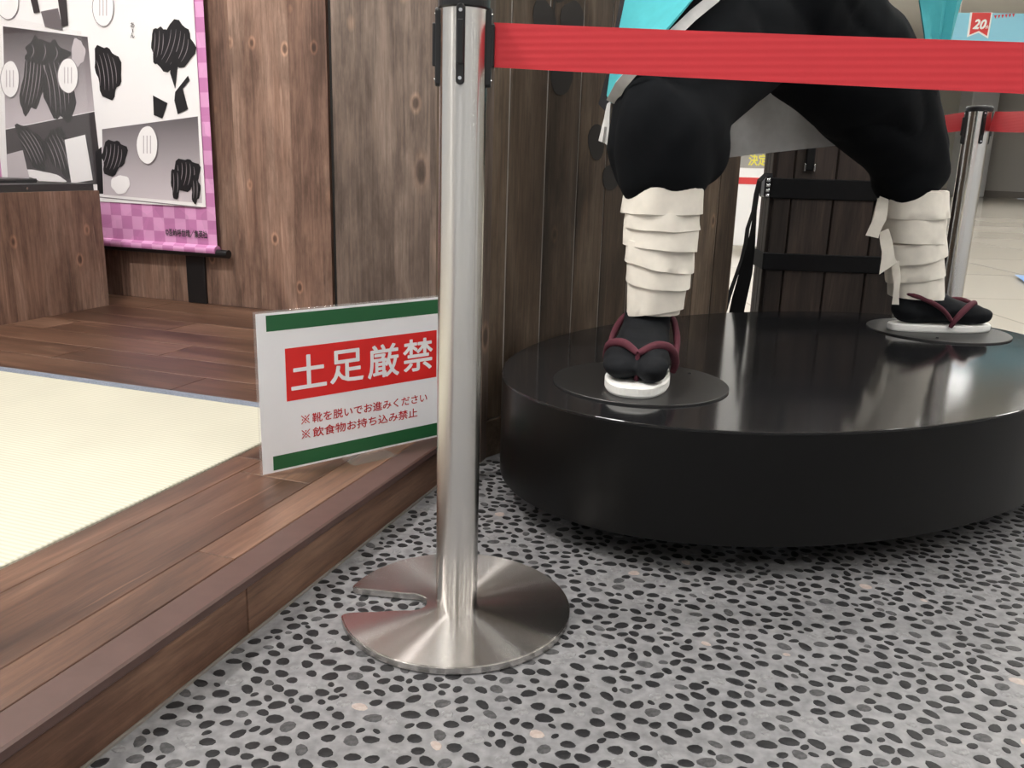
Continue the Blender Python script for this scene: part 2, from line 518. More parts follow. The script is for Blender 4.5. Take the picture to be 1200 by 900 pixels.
def in_platform(x, y, k=1.):
    dx, dy = x - PLC.x, y - PLC.y
    u = dx * math.cos(PLR) + dy * math.sin(PLR); v = -dx * math.sin(PLR) + dy * math.cos(PLR)
    return (u / (PLA * k)) ** 2 + (v / (PLB * k)) ** 2 < 1


def pebble_ring(n, rx, ry, rot, rnd):
    ph = rnd.random() * 6.28; k = .03 + .06 * rnd.random(); k2 = .03 * rnd.random(); out = []
    for i in range(n):
        a = 2 * math.pi * i / n; s = 1 + k * math.sin(2 * a + ph) * .6 + k * math.sin(3 * a + 2 * ph) + k2 * math.sin(5 * a)
        x, y = rx * s * math.cos(a), ry * s * math.sin(a)
        out.append((x * math.cos(rot) - y * math.sin(rot), x * math.sin(rot) + y * math.cos(rot)))
    return out


def pebble_into(V, F, MI, cx, cy, ring, h, mi):
    b = len(V); n = len(ring)
    V += [(cx + x * 1.0, cy + y * 1.0, -.0004) for x, y in ring]
    V += [(cx + x * .80, cy + y * .80, h * .75) for x, y in ring]
    V.append((cx, cy, h))
    for i in range(n):
        j = (i + 1) % n
        F.append((b + i, b + j, b + n + j, b + n + i)); F.append((b + n + i, b + n + j, b + 2 * n)); MI += [mi, mi]


rnd = random.Random(11)
spots = []; CELL = .027; cells = {}


def free_floor(x, y):
    v = Vector((x, y, 0))
    return (v - S0).dot(NL) < -.008 and not in_platform(x, y, .70) and not ((v - P0).dot(PN) < .012 and (v - P0).dot(PD) > -.2)


for r0, tries in ((.0112, 12500), (.0098, 41000), (.0082, 55000), (.0060, 41000)):
    for _ in range(tries):
        x, y = rnd.uniform(-.95, 2.7), rnd.uniform(.40, 2.75); r = r0 * rnd.uniform(.9, 1.1)
        ci, cj = int(x // CELL), int(y // CELL)
        if any((x - qx) ** 2 + (y - qy) ** 2 < ((r + qr) * .99) ** 2 for i in (-1, 0, 1) for j in (-1, 0, 1) for qx, qy, qr in cells.get((ci + i, cj + j), ())):
            continue
        cells.setdefault((ci, cj), []).append((x, y, r))
        if not free_floor(x, y):
            continue
        q = rnd.random(); mi = 0 if q < .80 else 1 if q < .91 else 2 if q < .99 else 3
        e = rnd.uniform(1.0, 1.2); rx, ry = r * e, r / e * rnd.uniform(.78, .95)
        spots.append((x, y, pebble_ring(10, rx, ry, rnd.gauss(-.25, .6), rnd), rnd.uniform(.0006, .0013), mi, round(r * 2500)))


def size_seen(s):
    u, v, z = project((s[0], s[1], 0))
    if z < .1 or not (-10 < u < 1210 and -10 < v < 905) or (s[0] + .077) ** 2 + (s[1] - 1.205) ** 2 < .19 ** 2:
        return 0
    return 1 / z ** 3


spots.sort(key=size_seen, reverse=True)
peb_meshes = {}
for s in spots[:300]:                              # the 300 that show largest: each a part of the floor
    key = (s[5], rnd.randrange(5), s[4])
    if key not in peb_meshes:
        V, F, MI = [], [], []; pebble_into(V, F, MI, 0, 0, s[2], s[3], 0)
        me = bpy.data.meshes.new('pebble'); me.from_pydata(V, [], F); me.materials.append(PEB[s[4]])
        peb_meshes[key] = me
    o = bpy.data.objects.new('pebble', peb_meshes[key]); COL.objects.link(o); o.parent = fl; o.location = (s[0], s[1], 0)
V, F, MI = [], [], []
for s in spots[300:]:
    pebble_into(V, F, MI, s[0], s[1], s[2], s[3], s[4])
me = bpy.data.meshes.new('pebbles'); me.from_pydata(V, [], F); me.polygons.foreach_set('material_index', MI)
obj('pebbles', me, None, fl, kind='stuff')
for k in PEB:
    me.materials.append(k)

# ---------------------------------------------------------------- raised wooden floor
stage = obj('floor_raised', obox(S0, NL, D, Z, (.004, 3.2), (-2.2, A_BACK), (0, STEP - .0035)), mat('pale_joint', (.30, .20, .145), .6), kind='structure')
stage['label'] = 'raised walnut plank floor in front of the alcove'
G = .0008


def deck(b0, b1, a0, a1, mt):
    obj('plank', obox(S0, NL, D, Z, (b0 + G, b1 - G), (a0 + G, a1 - G), (STEP - .004, STEP), .0010), mt, stage)


for b0, b1, cuts in ((.05, .118, (-2.2, -1.1, .34, 1.05)), (.118, .273, (-2.2, -.75, .648, 1.05)), (.273, .334, (-2.2, -1.3, -.2, .72, 1.05))):
    for a0, a1 in zip(cuts, cuts[1:]):
        deck(b0, b1, a0, a1, MAT['deck_wood'])
a = 1.05; k = 0
while a < A_BACK - .01:
    a1 = min(a + .155, A_BACK)
    cuts = [[.05, .80, 1.72, 2.6, 3.2], [.05, .45, 1.35, 2.2, 3.2], [.05, 1.1, 1.95, 3.2]][k % 3]
    for b0, b1 in zip(cuts, cuts[1:]):
        deck(b0, b1, a, a1, MAT['deck_wood_cross'])
    a = a1; k += 1
# nosing and riser boards
obj('nosing', obox(S0, NL, D, Z, (-.006, .05 - G), (-2.2, 1.07), (STEP - .016, STEP + .001), .003), MAT['nosing'], stage)
for a0, a1 in ((-2.2, -.9), (-.9, .3), (.3, 1.07)):
    obj('riser_board', obox(S0, NL, D, Z, (-.0, .008), (a0 + G, a1 - G), (.003, STEP - .017), .0012), MAT['riser_wood'], stage)
obj('edge_bead', obox(S0, NL, D, Z, (-.0035, 0), (-2.2, 1.07), (0, .0035)), MAT['mall_base'], stage)
# tatami mat
tt = thing('tatami_mat', 'pale straw tatami mat with blue grey cloth border on the raised floor', 'mat', ab(.3, 1.2, STEP - .012))
obj('mat_body', obox(S0, NL, D, Z, (.335, 1.75), (-1.6, 1.017), (STEP - .012, STEP + .004), .002), MAT['tatami'], tt)
obj('cloth_border', obox(S0, NL, D, Z, (.335, 1.75), (1.017, 1.049), (STEP - .012, STEP + .0055), .002), MAT['heri'], tt)

# ---------------------------------------------------------------- back wall of the alcove (boards, black slits)
HW = 2.9
bw = obj('wall_back', obox(S0, NL, D, Z, (-.4, 3.2), (A_BACK + .016, A_BACK + .12), (0, HW)), MAT['black_gap'], kind='structure')
bw['label'] = 'weathered brown board wall of the alcove'
for b0, b1, mt in ((-.38, .22, 'pale_wall_wood'), (.22, .60, 'pale_wall_wood'), (.60, .986, 'pale_wall_wood'), (1.006, 1.165, 'wall_wood'), (1.165, 1.42, 'wall_wood'),
                   (1.42, 1.74, 'wall_wood'), (1.74, 2.02, 'wall_wood'), (2.02, 2.4, 'wall_wood'), (2.4, 2.8, 'wall_wood'), (2.8, 3.2, 'wall_wood')):
    obj('board', obox(S0, NL, D, Z, (b0, b1), (A_BACK, A_BACK + .018), (STEP, HW), .0006), MAT[mt], bw)
obj('batten', obox(S0, NL, D, Z, (1.585, 1.675), (A_BACK - .012, A_BACK + .001), (STEP, 1.6), .002), MAT['black'], bw)
lw = obj('wall_left', obox(S0, NL, D, Z, (3.2, 3.3), (.9, A_BACK + .12), (0, HW)), MAT['wall_wood'], kind='structure')
rw = obj('wall_inner', obox(S0, NL, D, Z, (-.03, -.012), (1.13, A_BACK), (0, HW)), MAT['pale_wall_wood'], kind='structure')

# ---------------------------------------------------------------- partition of narrow planks behind the platform
HP = 2.9
pw = obj('wall_partition', obox(P0, PD, PN, Z, (-.03, 1.257), (-.035, -.0035), (0, HP)), mat('pale_seam', (.50, .47, .44), .6), kind='structure')
pw['label'] = 'dark plank partition wall behind the black platform'
seams = [-.04, .123, .256, .385, .506, .639, .763, .888, 1.012, 1.141, 1.26]
for t0, t1 in zip(seams, seams[1:]):
    obj('plank', obox(P0, PD, PN, Z, (t0 + .0030, t1 - .0016), (-.004, 0), (.094, HP), .0022), MAT['plank_wood'], pw)
obj('end_board', obox(P0, PD, PN, Z, (-.044, -.031), (-.06, -.0005), (0, HP), .002), MAT['plank_wood'], pw)
obj('end_board', obox(P0, PD, PN, Z, (1.2575, 1.270), (-.06, -.0005), (0, HP), .002), MAT['plank_wood'], pw)
obj('skirting', obox(P0, PD, PN, Z, (-.04, 1.26), (-.02, .002), (0, .092), .002), MAT['skirt_wood'], pw)
# painted dark leaf silhouettes
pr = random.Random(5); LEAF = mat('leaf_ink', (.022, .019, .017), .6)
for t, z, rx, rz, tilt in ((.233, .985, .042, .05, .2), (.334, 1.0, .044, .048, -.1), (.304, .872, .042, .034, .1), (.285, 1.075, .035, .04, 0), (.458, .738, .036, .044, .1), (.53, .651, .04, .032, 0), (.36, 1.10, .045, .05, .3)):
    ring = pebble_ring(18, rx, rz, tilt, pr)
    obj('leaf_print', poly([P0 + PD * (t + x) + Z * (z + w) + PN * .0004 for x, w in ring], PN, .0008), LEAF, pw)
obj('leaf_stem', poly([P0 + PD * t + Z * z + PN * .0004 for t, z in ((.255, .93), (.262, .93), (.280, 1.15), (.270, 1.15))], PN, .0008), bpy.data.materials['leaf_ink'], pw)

# ---------------------------------------------------------------- hall around: ceiling, walls, lights, banner
ce = obj('ceiling', box((12, 20, 4.75), (60, 70, .1)), MAT['ceiling'], kind='structure')
hw = obj('wall_hall', box((0, 0, 0), (1, 1, 1)), MAT['mall_wall'], kind='structure')
hw.data.transform(Matrix.Diagonal((34, .2, 4.7, 1))); hw.data.transform(Matrix.Translation((17, 0, 2.35)))
hw.location = (16.2, 31.2, 0); hw.rotation_euler = (0, 0, R(-52))
hb = obj('baseboard_hall', box((17, -.12, .11), (34, .05, .22)), MAT['mall_base'], kind='structure')
hb.location = hw.location; hb.rotation_euler = hw.rotation_euler
fw = obj('wall_far', box((8, 33.5, 2.35), (22, .3, 4.7)), MAT['mall_white'], kind='structure')
fb = obj('baseboard_far', box((8, 33.32, .1), (22, .05, .2)), MAT['mall_base'], kind='structure')
pc = obj('trim_1', box((15.6, 30.6, 2.35), (.9, .9, 4.7), 0, .04), MAT['mall_grey'], kind='structure')
pc['label'] = 'light grey square column in the far hall'

def light_panel(xx, yy, emit, label, group):
    t = thing('ceiling_light_offscreen', label, 'light', (xx, yy, 4.7), group); f_ = bmesh.new()
    for c, s in (((xx - .62, yy, 4.69), (.04, .34, .03)), ((xx + .62, yy, 4.69), (.04, .34, .03)), ((xx, yy - .15, 4.69), (1.2, .04, .03)), ((xx, yy + .15, 4.69), (1.2, .04, .03))):
        box(c, s, bm=f_)
    obj('frame', f_, MAT['white_paint'], t); obj('diffuser_offscreen', box((xx, yy, 4.692), (1.2, .26, .012)), emit, t)
    return t


def in_picture(xx, yy):
    for dx in (-.64, 0, .64):
        for dy in (-.17, .17):
            u, v, z = project((xx + dx, yy + dy, 4.69))
            if z > 0 and -5 < u < 1205 and -5 < v < 905:
                return True
    return False


panel0 = None
for xx in (-6.4, -3.6, -.8, 2.0, 4.8, 7.6, 10.4, 13.2):
    for yy in (-3.2, -.4, 2.4, 5.2, 8.4, 12., 16., 20., 25.):
        if xx > 8 and yy < 5 or xx < -3 and yy > 9 or in_picture(xx, yy):
            continue                                  # the photograph shows no lamp inside the frame
        if panel0:
            dup(panel0, (xx, yy, 4.7))
        else:
            panel0 = light_panel(xx, yy, MAT['emit'], 'recessed white ceiling light panel over the hall', 'ceiling light panels of the hall')


def spot(loc, target, watt, size, col, label):
    """track spotlight: can, yoke and the lamp itself"""
    loc = Vector(loc); tgt = Vector(target); d = (tgt - loc).normalized()
    t = thing('track_spotlight_offscreen', label, 'light', (loc.x, loc.y, 4.7))
    up = Vector((0, 1, 0)) if abs(d.z) > .95 else Z
    s = d.cross(up).normalized(); u = s.cross(d)
    rings = [[loc - d * q + (s * math.cos(k * math.pi / 12) + u * math.sin(k * math.pi / 12)) * r for k in range(24)] for q, r in ((.02, .075), (.06, .075), (.20, .07), (.24, .045))]
    obj('can', loft(rings), MAT['white_paint'], t)
    obj('stem', box((loc.x, loc.y, (loc.z + .08 + 4.7) / 2), (.025, .025, 4.7 - loc.z - .08)), MAT['white_paint'], t)
    ld = bpy.data.lights.new('spot_lamp_offscreen', 'SPOT'); ld.energy = watt; ld.color = col; ld.shadow_soft_size = size; ld.spot_size = R(110); ld.spot_blend = .5
    lo = bpy.data.objects.new('spot_lamp_offscreen', ld); COL.objects.link(lo); lo.parent = t
    lo.location = loc + d * .03 - t.location; lo.rotation_euler = d.to_track_quat('-Z', 'Y').to_euler()
    return t


spot((-1.5, 1.15, 3.0), (-.9, 2.4, .3), SPOT_WATT, .045, (1, .95, .90), 'white track spotlight aimed into the raised alcove')

# banner with red ribbon
BY = 16.
bn = thing('hanging_banner', 'light blue banner with red ribbon reading 20 high over the far hall', 'banner', at(1180, 40, BY))
e0, e1 = at(1118, 15, BY), at(1290, 17, BY); w0 = at(1118, 49, BY)
ex = (e1 - e0).normalized(); wb = (e1 - e0).length; hb_ = (e0 - w0).length; nb = Vector((ex.y, -ex.x, 0)).normalized()
lo_ = Vector((e0.x, e0.y, e0.z - hb_))
obj('cloth', poly([lo_, lo_ + ex * wb, lo_ + ex * wb + Z * hb_, lo_ + Z * hb_], nb, .01), INK['blue'], bn)
def bpt(px, py):
    p = at(px, py, BY); return lo_ + ex * (p - lo_).dot(ex) + Z * (p - lo_).z + nb * .012
rb = obj('ribbon', poly([bpt(*q) for q in ((1136, 15), (1162, 15.5), (1157, 46), (1146, 39), (1132.5, 44))], nb, .01), INK['bright'], bn)
obj('ribbon_face', poly([bpt(*q) + nb * .012 for q in ((1138, 15.5), (1160, 16), (1155.5, 43), (1146, 37), (1135, 41.5))], nb, .004), INK['ribbon'], rb)
obj('lettering', text_mesh('20', bpt(1138, 35) + nb * .02, ex, Z, .235, .165, nb, .05, .25), INK['bright'], rb)
obj('small_lettering', text_mesh('th', bpt(1153, 34.5) + nb * .02, ex, Z, .05, .06, nb, .02, .25), INK['bright'], rb)
for q in range(6):
    x0 = 1164 + q * 4.2
    obj('bunting_flag', poly([bpt(x0, 19 - q * .3), bpt(x0 + 3.2, 18.7 - q * .3), bpt(x0 + 1.4, 23 - q * .3)], nb, .004), INK['ribbon'], bn)
for q in (1125, 1280):
    p = at(q, 15, BY); obj('cord', tube([p, Vector((p.x, p.y, 4.7))], .006, 6), MAT['white_paint'], bn)

# notice board seen through the gap beside the partition
NY = 7.5
nbd = thing('notice_board', 'tall white sign board with yellow heading and red stripe beyond the partition', 'board', Vector((at(880, 250, NY).x, NY, 0)))
q0, q1 = at(800, 300, NY), at(960, 300, NY)
x0, x1 = q0.x, q1.x
zt_ = 2.7  # taller than the sign seen, added height whitens the gap and platform reflection
obj('panel', box(((x0 + x1) / 2, NY, (zt_ + .04) / 2), (x1 - x0, .05, zt_ - .04), 0, .01), INK['bright'], nbd)
for sx_ in (x0 + .15, x1 - .15):
    obj('post', box((sx_, NY + .05, .35), (.05, .05, .7)), MAT['mall_grey'], nbd)
def npt(px, py): return at(px, py, NY - .027)
za, zb = npt(880, 180).z, npt(880, 194).z
NF = Vector((0, -1, 0))
obj('heading_band', poly([Vector((x0 + .1, NY - .0255, z_)) if e == 0 else Vector((x1 - .1, NY - .0255, z_)) for e, z_ in ((0, zb - .02), (1, zb - .02), (1, za + .1), (0, za + .1))], NF, .002), INK['heading_grey'], nbd)
obj('lettering', text_mesh('決定', npt(876.5, 194), Vector((1, 0, 0)), Z, npt(899, 194).x - npt(876.5, 194).x, za - zb, NF, .025), INK['yellow'], nbd)
obj('red_stripe', poly([Vector((x0 + .1, NY - .0255, npt(880, 216).z)), Vector((x1 - .1, NY - .0255, npt(880, 216).z)), Vector((x1 - .1, NY - .0255, npt(880, 208).z)), Vector((x0 + .1, NY - .0255, npt(880, 208).z))], NF, .002), INK['ribbon'], nbd)

# ---------------------------------------------------------------- oval display platform on castors
ZT, ZB = .265, .060
pf = thing('display_platform', 'large black oval display platform standing on castors', 'platform', PLC)
NP = 128


def oval(k=0., z=0.):
    out = []
    for i in range(NP):
        t = 2 * math.pi * i / NP
        u = Vector(((PLA + k) * math.cos(t), (PLB + k) * math.sin(t), z)); u.rotate(Matrix.Rotation(PLR, 3, 'Z')); out.append(PLC + u)
    return out


obj('side_band', loft([oval(-.004, ZB), oval(0, ZB), oval(0, ZT - .004), oval(-.006, ZT - .004), oval(-.006, ZB)], cap=False), MAT['plat_side'], pf, smooth=True)
obj('top_panel', loft([oval(-.008, ZT - .018), oval(.0005, ZT - .004), oval(.0005, ZT - .001), oval(-.001, ZT)]), MAT['plat_top'], pf)
obj('underside', loft([oval(-.01, ZB + .004), oval(-.01, ZB + .014)]), MAT['black'], pf)
for q, (px, py) in enumerate(((848, 648), (905, 646), (640, 610))):
    p = PLC + (Vector((at(px, py, 1.5).x, 1.5, 0)) - PLC) * 1.
    dirv = FW * 1 + RT * ((px - 600) / FPX) + UP * ((450 - py) / FPX); hit = CPOS + dirv * (-CAM_H / dirv.z)
    hit = hit.lerp(PLC, .06); hit.z = 0
    c = obj('castor', loft([[hit + Vector((sx_, math.cos(k * math.pi / 12) * r, .0205 + math.sin(k * math.pi / 12) * r)) for k in range(24)] for sx_, r in ((-.012, .014), (-.009, .020), (.009, .020), (.012, .014))]), MAT['mall_grey'], pf, smooth=False)
    obj('bracket', box(hit + Vector((0, 0, .036)), (.034, .022, .008)), MAT['screw'], c)


def plate(c, r, label):
    t = obj('foot_plate', lathe([(r, ZT), (r, ZT + .003), (r - .001, ZT + .004)], (c.x, c.y, 0), 64), MAT['foot_plate'], loc=(c.x, c.y, ZT))
    return tag(t, label, 'plate')


def on_top(px, py, z=ZT):
    d = FW + RT * ((px - 600) / FPX) + UP * ((450 - py) / FPX); return CPOS + d * ((z - CAM_H) / d.z)


c1 = on_top(750, 449); c2 = on_top(1098, 388)
pl1 = plate(c1, .172, 'thin round black plate under the sandal that points at the stanchion')
pl2 = plate(c2, .182, 'thin round black plate under the sandal seen from its side')
for t, cs in ((pl1, ((808, 440),)), (pl2, ((1140, 384), (1098, 398)))):
    for px, py in cs:
        p = on_top(px, py); obj('bolt', lathe([(.004, ZT + .003), (.004, ZT + .006), (.002, ZT + .007)], (p.x, p.y, 0), 10), MAT['black'], t)
sk_ = [on_top(*q, .0075) for q in ((1189, 322), (1230, 325), (1230, 337), (1202, 331))]
tag(obj('floor_sticker', poly(sk_, Z, .001), INK['tile_blue'], loc=sk_[0]), 'blue sticker lying flat on the polished hall floor', 'sticker')
# ---------------------------------------------------------------- dressed mannequin: lower body
fig = thing('costumed_mannequin', 'mannequin legs in black ballooning trousers and white leg wraps standing on platform', 'mannequin', PLC + Z * ZT)


def fold(p, n):
    v = noise.noise(p * 6) * .010 + noise.noise(p * 13 + Vector((3, 7, 1))) * .004
    g = abs(noise.noise(Vector((p.x * 5 + p.z * 3, p.y * 5, p.z * 2.2)))) ** .7
    return p + n * (v - .010 * (1 - min(1, g * 3)))


bm = bmesh.new()
k1 = at(777, 172, 1.735)
ball(bm, at(815, 172, 1.78), (.075, .08, .085)); chain(bm, [(at(781, 204, 1.735), .086), (at(778, 190, 1.735), .100), (at(775, 165, 1.735), .108), (at(790, 120, 1.80), .125), (at(832, 55, 1.93), .150), (at(900, 5, 2.05), .165)])
ball(bm, at(762, 150, 1.73), (.08, .1, .12)); ball(bm, at(800, 150, 1.76), (.09, .1, .12))
ball(bm, at(1082, 198, 2.33), .072); ball(bm, at(1049, 205, 2.32), .064); chain(bm, [(at(1062, 220, 2.33), .074), (at(1062, 203, 2.33), .095), (at(1064, 180, 2.33), .108), (at(1042, 142, 2.28), .130), (at(990, 70, 2.17), .155), (at(925, 5, 2.07), .165)])
chain(bm, [(at(912, 0, 2.06), .19), (Vector((.62, 2.08, 1.12)), .17), (Vector((.62, 2.08, 1.22)), .145)])
tr = obj('trousers', remesh(bm, .011, 10, fold), MAT['trousers'], fig)
# plain torso of the mannequin above the picture edge
bm = bmesh.new()
chain(bm, [(Vector((.62, 2.08, 1.18)), .14), (Vector((.61, 2.07, 1.35)), .155), (Vector((.60, 2.06, 1.48)), .15)])
ball(bm, (.60, 2.06, 1.52), (.21, .12, .09), Matrix.Rotation(R(20), 3, 'Z')); chain(bm, [(Vector((.60, 2.06, 1.55)), .065), (Vector((.60, 2.06, 1.66)), .058)])
obj('torso', remesh(bm, .012, 8), MAT['trousers'], fig)


def ring_at(c, rx, ry, n=36, tilt=(0, 0), ph=0., wob=0., seed=0):
    out = []
    for i in range(n):
        a = 2 * math.pi * i / n; s = 1 + wob * noise.noise(Vector((math.cos(a) * 1.6, math.sin(a) * 1.6, seed * 3.7)))
        x, y = rx * s * math.cos(a), ry * s * math.sin(a)
        out.append(Vector(c) + Vector((x, y, tilt[0] * x + tilt[1] * y + .25 * wob * .06 * noise.noise(Vector((math.cos(a) * 2, math.sin(a) * 2, seed * 5.1 + 9))))))
    return out


def leg_wrap(bot, top, edges, rb, rt, tilts, seed):
    """inner sleeve plus overlapping bands, each a piece of its own"""
    bot, top = Vector(bot), Vector(top)
    L = lambda f: bot.lerp(top, f)
    rad = lambda f: rb + (rt - rb) * f ** .85
    core = obj('leg_wrap', loft([ring_at(L(f), rad(f) * .95, rad(f) * .95) for f in (0, .25, .5, .75, 1.)]), MAT['wrap'], fig, smooth=True)
    for q, (f0, f1) in enumerate(zip(edges, edges[1:])):
        tl = tilts[q % len(tilts)]; th = .0040
        r0, r1 = rad(f0) * 1.02 + th, rad(min(1, f1 + .03)) * .985 + th * .1
        rings = []
        for s, (f, r) in enumerate(((f0 + .012, r0 - .006), (f0, r0 - .0015), (f0 + .002, r0), (f0 + (f1 - f0) * .35, (r0 * .62 + r1 * .38)), (f0 + (f1 - f0) * .7, r0 * .3 + r1 * .7), (f1 + .03, r1), (f1 + .04, r1 - .006))):
            rings.append(ring_at(L(f), r, r, 40, tl, wob=.095, seed=seed + q + s * .05))
        obj('wrap_band', loft(rings), MAT['wrap'], core, smooth=True)
    return core


w1 = leg_wrap(at(767, 366, 1.722), at(779, 212, 1.735), (0, .23, .36, .50, .655, .76, .93), .053, .081, ((.16, -.1), (-.05, .1), (-.14, .05), (-.06, 0), (.0, .05), (.02, 0)), 2)
w2 = leg_wrap(at(1073, 348, 2.325), at(1069, 222, 2.35), (0, .18, .36, .52, .74, .95), .064, .090, ((-.02, .0), (.18, .0), (.22, .05), (.02, 0), (.04, 0)), 20)


def flap(rows, nm='cloth_end'):
    g = [[at(*p) for p in r] for r in rows]
    # refine
    out = []
    for a_, b_ in zip(g, g[1:]):
        for t in (0, .33, .66):
            out.append([x.lerp(y_, t) for x, y_ in zip(a_, b_)])
    out.append(g[-1]); o2 = []
    for i, r in enumerate(out):
        rr = []
        for x, y_ in zip(r, r[1:]):
            rr += [x, x.lerp(y_, .5)]
        rr.append(r[-1]); o2.append([p + Vector((0, .004 * math.sin(i * 1.3 + j), 0)) for j, p in enumerate(rr)])
    return obj(nm, sheet(o2, .0022), MAT['wrap'], w2, smooth=True)


flap([[(1031, 230, 2.30), (1042, 234, 2.28)], [(1024, 252, 2.27), (1038, 258, 2.26)], [(1015, 276, 2.26), (1029, 279, 2.25), ][:2], ])
flap([[(1029, 232, 2.33), (1036, 234, 2.31)], [(1018, 276, 2.29), (1024, 277, 2.28)]])
flap([[(1031, 272, 2.28), (1042, 268, 2.27)], [(1033, 295, 2.26), (1047, 292, 2.25)], [(1031, 322, 2.25), (1051, 308, 2.24)]])
flap([[(1045, 306, 2.28), (1054, 306, 2.27)], [(1047, 330, 2.26), (1055, 331, 2.25)], [(1046, 357, 2.25), (1053, 357, 2.24)]])

# feet: split-toe sock, sandal sole, strap
def foot(heel, fwd, length, big_left, label_side):
    fwd = Vector((fwd[0], fwd[1], 0)).normalized(); lf = Vector((-fwd.y, fwd.x, 0)); heel = Vector(heel); k = length / .30
    W = lambda x, y, z: heel + fwd * x * k + lf * y * k * (1 if big_left else -1) + Z * z * k
    zs = .020
    sole_pts = []
    for i in range(56):
        t = 2 * math.pi * i / 56; cx = math.cos(t)
        x = .15 + .15 * (abs(cx) ** .82) * (1 if cx > 0 else -1)
        wd = .043 + .019 * (.5 - .5 * math.cos(min(1, max(0, x / .26)) * math.pi))
        y = wd * (abs(math.sin(t)) ** .75) * (1 if math.sin(t) > 0 else -1); sole_pts.append((x, y))
    sd = obj('sandal', loft([[W(x * .985 + .002, y * .96, 0) for x, y in sole_pts], [W(x, y, .004) for x, y in sole_pts], [W(x, y, zs - .003) for x, y in sole_pts], [W(x * .985 + .002, y * .95, zs) for x, y in sole_pts]]), MAT['sandal_white'], fig, smooth=False)
    b_ = bmesh.new()
    def st(x, y, z, rx, ry, rz): 
        rot = Matrix((fwd, lf * (1 if big_left else -1), Z)).transposed()
        ball(b_, W(x, y, z), (rx * k, ry * k, rz * k), rot)
    st(.055, 0, zs + .040, .050, .043, .040)
    for i in range(13):
        t = i / 12; st(.07 + .13 * t, -.002 * t, zs + .060 - .030 * t ** .8, .055, .045 + .014 * t, .062 - .034 * t ** .8)
    st(.212, .027, zs + .030, .060, .0315, .030)       # big toe lobe
    st(.246, .029, zs + .025, .044, .0285, .0250)
    st(.202, -.024, zs + .028, .060, .0400, .028)      # other toes
    st(.232, -.025, zs + .023, .048, .0365, .0230)
    for i in range(2):
        st(.080, 0, zs + .070 + .014 * i, .050, .046, .036)
    def crease(p, n): return p + n * (.0022 * noise.noise(Vector((p.x * 14, p.y * 14, p.z * 70))))
    obj('sock', remesh(b_, .0045, 7, crease), MAT['sock'], fig)
    s_ = bmesh.new()
    def spline(pts, r0_, r1_):
        fine = []
        for q in range(len(pts) - 1):
            p0, p1, p2, p3 = pts[max(q - 1, 0)], pts[q], pts[q + 1], pts[min(q + 2, len(pts) - 1)]
            for t in (0, .25, .5, .75):
                fine.append(.5 * ((2 * p1) + (p2 - p0) * t + (2 * p0 - 5 * p1 + 4 * p2 - p3) * t * t + (3 * p1 - p0 - 3 * p2 + p3) * t ** 3))
        fine.append(pts[-1]); n_ = len(fine) - 1
        tube(fine, [(r0_ + (r1_ - r0_) * math.sin(math.pi * i / n_)) * k for i in range(len(fine))], 10, s_)
    tube([W(.251, .003, zs + .050), W(.251, .003, zs)], .0045 * k, 8, s_)
    for sg in (1, -1):
        spline([W(.252, .003, zs + .050), W(.226, sg * .028 + .003, zs + .061), W(.190, sg * .054, zs + .050), W(.155, sg * .064, zs + .020), W(.145, sg * .060, zs - .003)], .0055, .0088)
        spline([W(.150, sg * .062, zs + .010), W(.115, sg * .062, zs + .045), W(.075, sg * .055, zs + .068), W(.035, sg * .041, zs + .082), W(.016, 0, zs + .086)], .0050, .0068)
    o = obj('strap', s_, MAT['maroon'], sd, smooth=True); o['label'] = 'maroon cloth sandal strap'


PZ = ZT + .004
t1 = on_top(739, 467, PZ); f1 = Vector((-.24, -.97, 0)).normalized()
foot(t1 - f1 * .318, f1, .318, True, 'r')
hl = on_top(1041, 386, PZ); tp = on_top(1155, 386, PZ)
foot(hl, tp - hl, (tp - hl).length, False, 'l')

# coat hanging round the legs: plain teal cloth with black hem and white lining
def cpatch(tl, tr_, br, bl, nr, nc, thick, mt, nm, par, wave=.006, seed=0):
    g = []
    for i in range(nr + 1):
        u = i / nr; r = []
        for j in range(nc + 1):
            v = j / nc
            px = [(tl[q] * (1 - v) + tr_[q] * v) * (1 - u) + (bl[q] * (1 - v) + br[q] * v) * u for q in range(3)]
            p = at(*px); r.append(p + Vector((0, 1, 0)) * wave * noise.noise(Vector((v * 4, u * 2.5, seed))))
        g.append(r)
    return obj(nm, sheet(g, thick), mt, par, smooth=True)


coat = cpatch((745, -60, 1.86), (862, -60, 1.78), (757, 64, 1.66), (716, 84, 1.80), 8, 8, .004, MAT['teal'], 'coat_front', fig, .02, seed=3)
coat['label'] = 'plain teal coat front with black hem'
cpatch((716, 84, 1.80), (757, 64, 1.66), (717, 121, 1.765), (712, 112, 1.80), 4, 3, .004, MAT['teal'], 'lower_front', coat, seed=3)
cpatch((738, -60, 1.88), (748, -60, 1.868), (719, 80, 1.81), (713, 82, 1.815), 6, 2, .004, MAT['coat_black'], 'side_hem', coat)
cpatch((713, 82, 1.815), (719, 84, 1.81), (712, 132, 1.81), (702, 122, 1.83), 4, 3, .004, MAT['coat_black'], 'black_hem', coat)
trim_pts = [(868, -40, 1.78), (838, -3, 1.765), (812, 18, 1.74), (787, 42, 1.70), (760, 68, 1.66), (741, 84, 1.665), (727, 100, 1.70), (717, 119, 1.76)]
g = []
